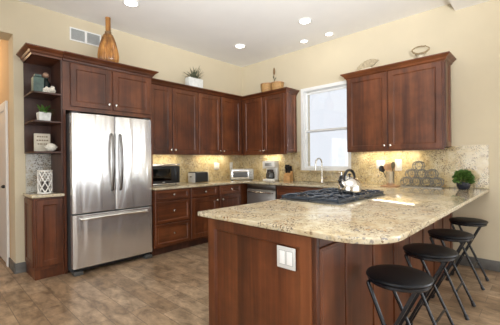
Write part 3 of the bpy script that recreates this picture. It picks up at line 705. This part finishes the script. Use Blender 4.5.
for k in range(56):
    a = random.uniform(0, 2*PI); L = random.uniform(.16, .29); el = random.uniform(.35, 1.35) if k > 10 else random.uniform(.12, .4); p0 = Vector((random.uniform(-.06, .06), random.uniform(-.03, .03), .165))
    d = Vector((math.cos(a)*math.cos(el), .6*math.sin(a)*math.cos(el), math.sin(el)))
    if k % 3 == 0: L *= .55
    p1 = p0+d*L*.5; p2 = p0+d*L+Vector((0, 0, -.02)); m.tube([p0, p1, p2], [.011, .009, .0015], 5, flat=(1, .4))
m.build('foliage', SUCC, t)
def basket(lab, y, r, h):
    t = thing('basket', lab, 'basket', (4.10, y, UC+.001), 0, None)
    m = MB(); rings = []
    nz = 11
    for i in range(nz+1):
        u = i/nz; rad = r*(.86+.14*u); rings.append([((rad+.004*(1 if (k//2+i) % 2 else -1))*math.cos(2*PI*k/36), (rad+.004*(1 if (k//2+i) % 2 else -1))*math.sin(2*PI*k/36), h*u) for k in range(36)])
    m.rings(rings, True, True, False); m.rings([rings[-1], [((r-.012)*math.cos(2*PI*k/36), (r-.012)*math.sin(2*PI*k/36), h) for k in range(36)], [((r*.85)*math.cos(2*PI*k/36), (r*.85)*math.sin(2*PI*k/36), .02) for k in range(36)]], True, False, True)
    m.build('body', WICK, t)
    MB().tube([(r*math.cos(2*PI*k/30), r*math.sin(2*PI*k/30), h) for k in range(30)], .009, 8, True).build('rim', TANW, t)
    return t
basket('small round wicker basket on the corner cabinet, the one nearer the corner', 3.49, .105, .165)
basket('small round wicker basket on the corner cabinet, the one nearer the window', 3.258, .105, .145)
t = thing('dried_stem', 'dried seed stem standing up behind the two wicker baskets', 'dried flower', (4.20, 3.41, UC+.001))
MB().tube([(0, 0, 0), (.003, 0, .2), (0, .003, .38)], [.006, .005, .004], 6).build('stem', TWIG, t)
MB().lathe([(.004, .33), (.015, .35), (.02, .38), (.018, .41), (.012, .44), (.003, .46)], 12).build('seed_head', TWIG, t)
MB().tube([(0, 0, .22), (0, -.03, .27), (0, -.05, .285)], [.004, .008, .002], 6).tube([(0, 0, .26), (0, .02, .30), (0, .022, .33)], [.004, .008, .002], 6).build('leaf', SUCC, t)
t = thing('woven_tray', 'pale ribbed woven leaf tray leaning on top of the cabinet by the window', 'tray', (4.08, 1.72, UC+.03), 0)
m = MB(); R = []
for i in range(15):
    u = i/14; wv = math.sin(PI*min(1, u*1.02+.02))**.7*.055+.004
    cx = -.14+.28*u
    R.append([(-.012+.035*abs(s_)**2*0+.004*((i+k) % 2), -cx, .055+.055*u+wv*s_) for k, s_ in enumerate((-1, -.6, -.2, .2, .6, 1))] + [(.006+.004*((i+k) % 2), -cx, .055+.055*u+wv*s_) for k, s_ in enumerate((1, .6, .2, -.2, -.6, -1))])
m.rings(R, True).build('woven_body', plain('dry_palm_fibre', (.42, .34, .22), .7, 0, .3, 50), t)
MB().box(-.02, .02, -.06, .09, -.021, .035, .004).build('stand', PALEW, t)
t = thing('twig_bowl', 'small open bowl with a twig ring rim on top of the cabinet', 'bowl', (4.09, 1.085, UC+.015))
def ringpts(r, z, tilt, n=26): return [(-.26*r*math.cos(a)+.97*.7*r*math.sin(a), .97*r*math.cos(a)+.26*.7*r*math.sin(a), z+tilt*r*math.sin(a)) for a in [2*PI*k/n for k in range(n)]]
for k in range(3): MB().tube([(x+random.uniform(-.004, .004), y+random.uniform(-.004, .004), z+random.uniform(-.004, .004)) for x, y, z in ringpts(.092-.003*k, .130+.004*k, .70)], .0048, 6, True).build('rim', plain('grey_twig', (.30, .22, .12), .7, 0, .3, 40), t)
MB().lathe([(.045, 0), (.05, .01), (.036, .03), (.04, .06), (.062, .085), (.058, .085), (.036, .062), (.02, .05), (.001, .05)], 24, caps=False).build('dish', PALEW, t)

# ------------------------------------------------------------------ wall plates, vent
def plate(name, lab, cat, loc, rz, w=.075, h=.12, kind='outlet', n=1, group=None):
    t = thing(name, lab, cat, loc, rz, group)
    MB().box(-w/2, w/2, -.006, 0, -h/2, h/2, .003).build('cover_plate', WPLAST, t)
    for k in range(n):
        x = (k-(n-1)/2)*.046
        if kind == 'outlet':
            for z in (-.022, .022):
                s_ = MB().box(x-.015, x+.015, -.0085, -.005, z-.013, z+.013, .002).build('socket', WHITE, t)
                MB().box(x-.007, x-.004, -.009, -.008, z-.004, z+.006).box(x+.004, x+.007, -.009, -.008, z-.004, z+.006).build('slot', DGREY, s_)
        else: MB().box(x-.017, x+.017, -.009, -.005, -.034, .034, .002).build('rocker', WHITE, t); MB().box(x-.020, x+.020, -.0066, -.0055, -.037, .037).build('rocker_gap', plain('gap_shade_grey', (.42, .42, .41), .5), t)  # grey box behind each rocker paints the shaded gap around it
    return t
plate('outlet', 'white double outlet plate on the end panel of the peninsula', 'outlet', (PX0-.0125, .968, .727), RZR, .118, .112, 'switch', 2)
t = plate('outlet', 'white outlet on the fridge wall splash with a plug-in air freshener', 'outlet', (3.585, YB-.0205, 1.145), 0, .09, .13)
MB().box(-.045, .045, -.05, -.0095, -.05, .055, .015, 3).build('air_freshener', CERAM, t)
plate('outlet', 'white outlet on the fridge wall splash above the toaster oven', 'outlet', (3.955, YB-.0205, 1.15), 0)
plate('outlet', 'white outlet on the window wall splash left of the coffee maker', 'outlet', (XR-.0205, 3.72, 1.15), RZR)
plate('light_switch', 'wide white switch plate behind the utensil crock', 'switch', (XR-.0205, 1.63, 1.165), RZR, .118, .115, 'switch', 2)
plate('light_switch', 'single white switch plate between the utensil crock and the wine rack', 'switch', (XR-.0205, 1.405, 1.155), RZR, .085, .15, 'switch', 1)
t = thing('wall_vent', 'white air vent grille with two slatted panels high on the wall', 'vent', (1.268, YB-.001, 2.752))
VW, VH = .372, .162
m = MB(); R = lambda x0, x1, z0, z1, y: [(x0, y, z0), (x1, y, z0), (x1, y, z1), (x0, y, z1)]
for x0, x1 in ((0, VW/2), (VW/2, VW)):
    m.rings([R(x0, x1, 0, VH, 0), R(x0, x1, 0, VH, -.012), R(x0+.014, x1-.014, .014, VH-.014, -.012), R(x0+.014, x1-.014, .014, VH-.014, -.002)], cap1=False)
m.build('frame', WHITE, t)
for x0, x1 in ((0, VW/2), (VW/2, VW)):
    m = MB(); m.box(x0+.014, x1-.014, -.003, -.001, .014, VH-.014)
    g = m.build('grille', plain('vent_grey', (.36, .37, .36), .5), t)
    m = MB()
    for k in range(10):
        z = .022+k*.0125; m.rings([[(x0+.014, -.010, z-.004), (x0+.014, -.008, z-.004), (x0+.014, -.003, z+.004), (x0+.014, -.005, z+.004)], [(x1-.014, -.010, z-.004), (x1-.014, -.008, z-.004), (x1-.014, -.003, z+.004), (x1-.014, -.005, z+.004)]])
    m.build('louver', plain('louver_white', (.50, .51, .50), .5), g)

# ------------------------------------------------------------------ lights of the room
def downlight(x, y, z, lab, power=6, k=1):
    t = thing('recessed_light', lab, 'ceiling light', (x, y, z), 0)
    MB().lathe([(.092*k, 0), (.094*k, -.006), (.078*k, -.010), (.070*k, -.004)], 28, caps=False).build('trim_ring', WHITE, t)
    MB().lathe([(.001, -.003), (.071*k, -.003)], 28, caps=False).build('lens', LAMP, t)
    l = bpy.data.lights.new('downlight', 'SPOT'); l.energy = power; l.color = (1, .93, .82); l.spot_size = math.radians(140); l.spot_blend = .8; l.shadow_soft_size = .06
    o = bpy.data.objects.new('downlight', l); C.objects.link(o); o.parent = t; o.location = (0, 0, -.03)
for x, y, lab in ((1.66, 3.44, 'round recessed ceiling light in front of the fridge'), (3.463, 2.284, 'round recessed ceiling light over the aisle between peninsula and sink'),
                  (3.478, 3.51, 'round recessed ceiling light nearest the corner of the room'), (4.06, 2.27, 'recessed ceiling light tight to the wall above the right of the window'),
                  (4.03, 2.68, 'recessed ceiling light tight to the wall above the left of the window')):
    near = 'tight to the wall' in lab
    downlight(x, y, ZC, lab, .4 if near else 1.2, .7 if near else 1)
def strip(lab, x0, x1, y0, y1, power):
    cx, cy = (x0+x1)/2, (y0+y1)/2; t = thing('under_cabinet_light', lab, 'light', (cx, cy, UZ0-.001))
    MB().box(x0-cx, x1-cx, y0-cy, y1-cy, -.005, 0, .001).build('housing', WHITE, t)
    a, b = ((x0-cx+.01, 0, -.0115), (x1-cx-.01, 0, -.0115)) if x1-x0 > y1-y0 else ((0, y0-cy+.01, -.0115), (0, y1-cy-.01, -.0115))
    MB().tube([a, b], .0075, 10).build('lamp_tube', STRIP, t)
    area('strip_lamp', (0, 0, -.022), (0, 0, 0), x1-x0, y1-y0, power, (1, .86, .60), t)
strip('slim under-cabinet light above the microwave', 2.30, 2.80, 4.14, 4.175, 1.0)
strip('slim under-cabinet light above the toaster and outlets', 3.15, 3.80, 4.14, 4.175, 1.9)
strip('slim under-cabinet light above the coffee maker', 4.15, 4.185, 3.35, 3.70, 1.4)
strip('slim under-cabinet light above the utensil crock', 4.15, 4.185, 1.165, 1.875, 2.6)

# ------------------------------------------------------------------ stools
SH = .617
def make_stool(lab):
    t = thing('bar_stool', lab, 'stool', (0, 0, 0), 0, 'bar stools along the peninsula')
    MB().lathe([(.02, SH-.022), (.148, SH-.022), (.159, SH-.018), (.163, SH-.010), (.160, SH-.003), (.145, SH+.003), (.08, SH+.006), (.001, SH+.007)], 40).build('seat', VINYL, t)
    MB().lathe([(.12, SH-.040), (.150, SH-.040), (.154, SH-.035), (.154, SH-.022), (.12, SH-.022)], 40).build('seat_rim', BLACKM, t)
    for s_ in (-1, 1):
        a, b = Vector((s_*.118, .115, SH-.040)), Vector((s_*.150, -.135, .012))
        lg = MB().tube([a, b], .0105, 10).build('leg', BLACKM, t)
        MB().tube([b+(a-b)*.035, b+Vector((0, -.004, -.012))], .0145, 10).build('foot_cap', BLACKP, lg)
        a, b = Vector((s_*.085, -.105, SH-.040)), Vector((s_*.10, .160, .012))
        lg = MB().tube([a, b], .0155, 4, flat=(.7, 1.2)).build('leg', BLACKM, t)
        MB().tube([b+(a-b)*.035, b+Vector((0, .004, -.012))], .018, 8).build('foot_cap', BLACKP, lg)
    k = .70; MB().tube([(-.118-.032*k, .115-.25*k, SH-.040-(SH-.052)*k), (.118+.032*k, .115-.25*k, SH-.040-(SH-.052)*k)], .0075, 8).build('crossbar', BLACKM, t)
    k = .62; MB().tube([(-.10, -.105+.265*k, SH-.040-(SH-.052)*k), (.10, -.105+.265*k, SH-.040-(SH-.052)*k)], .0075, 8).build('crossbar', BLACKM, t)
    MB().tube([(-.118, .115, SH-.040), (.118, .115, SH-.040)], .009, 8).build('pivot_bar', BLACKM, t)
    MB().tube([(-.085, -.105, SH-.040), (.085, -.105, SH-.040)], .009, 8).build('pivot_bar', BLACKM, t)
    return t
labs = ['black round folding stool at the rounded counter corner, first in the row', 'black round folding stool second from the rounded counter corner',
        'black round folding stool third from the rounded counter corner', 'black round folding stool last in the row, next to the cream wall']
st = make_stool(labs[0])
for i, (x, y) in enumerate(((1.735, .575), (2.355, .58), (2.995, .585), (3.745, .578))):
    o = st if i == 0 else copy_tree(st)
    o.location = (x, y, 0); o['label'] = labs[i]
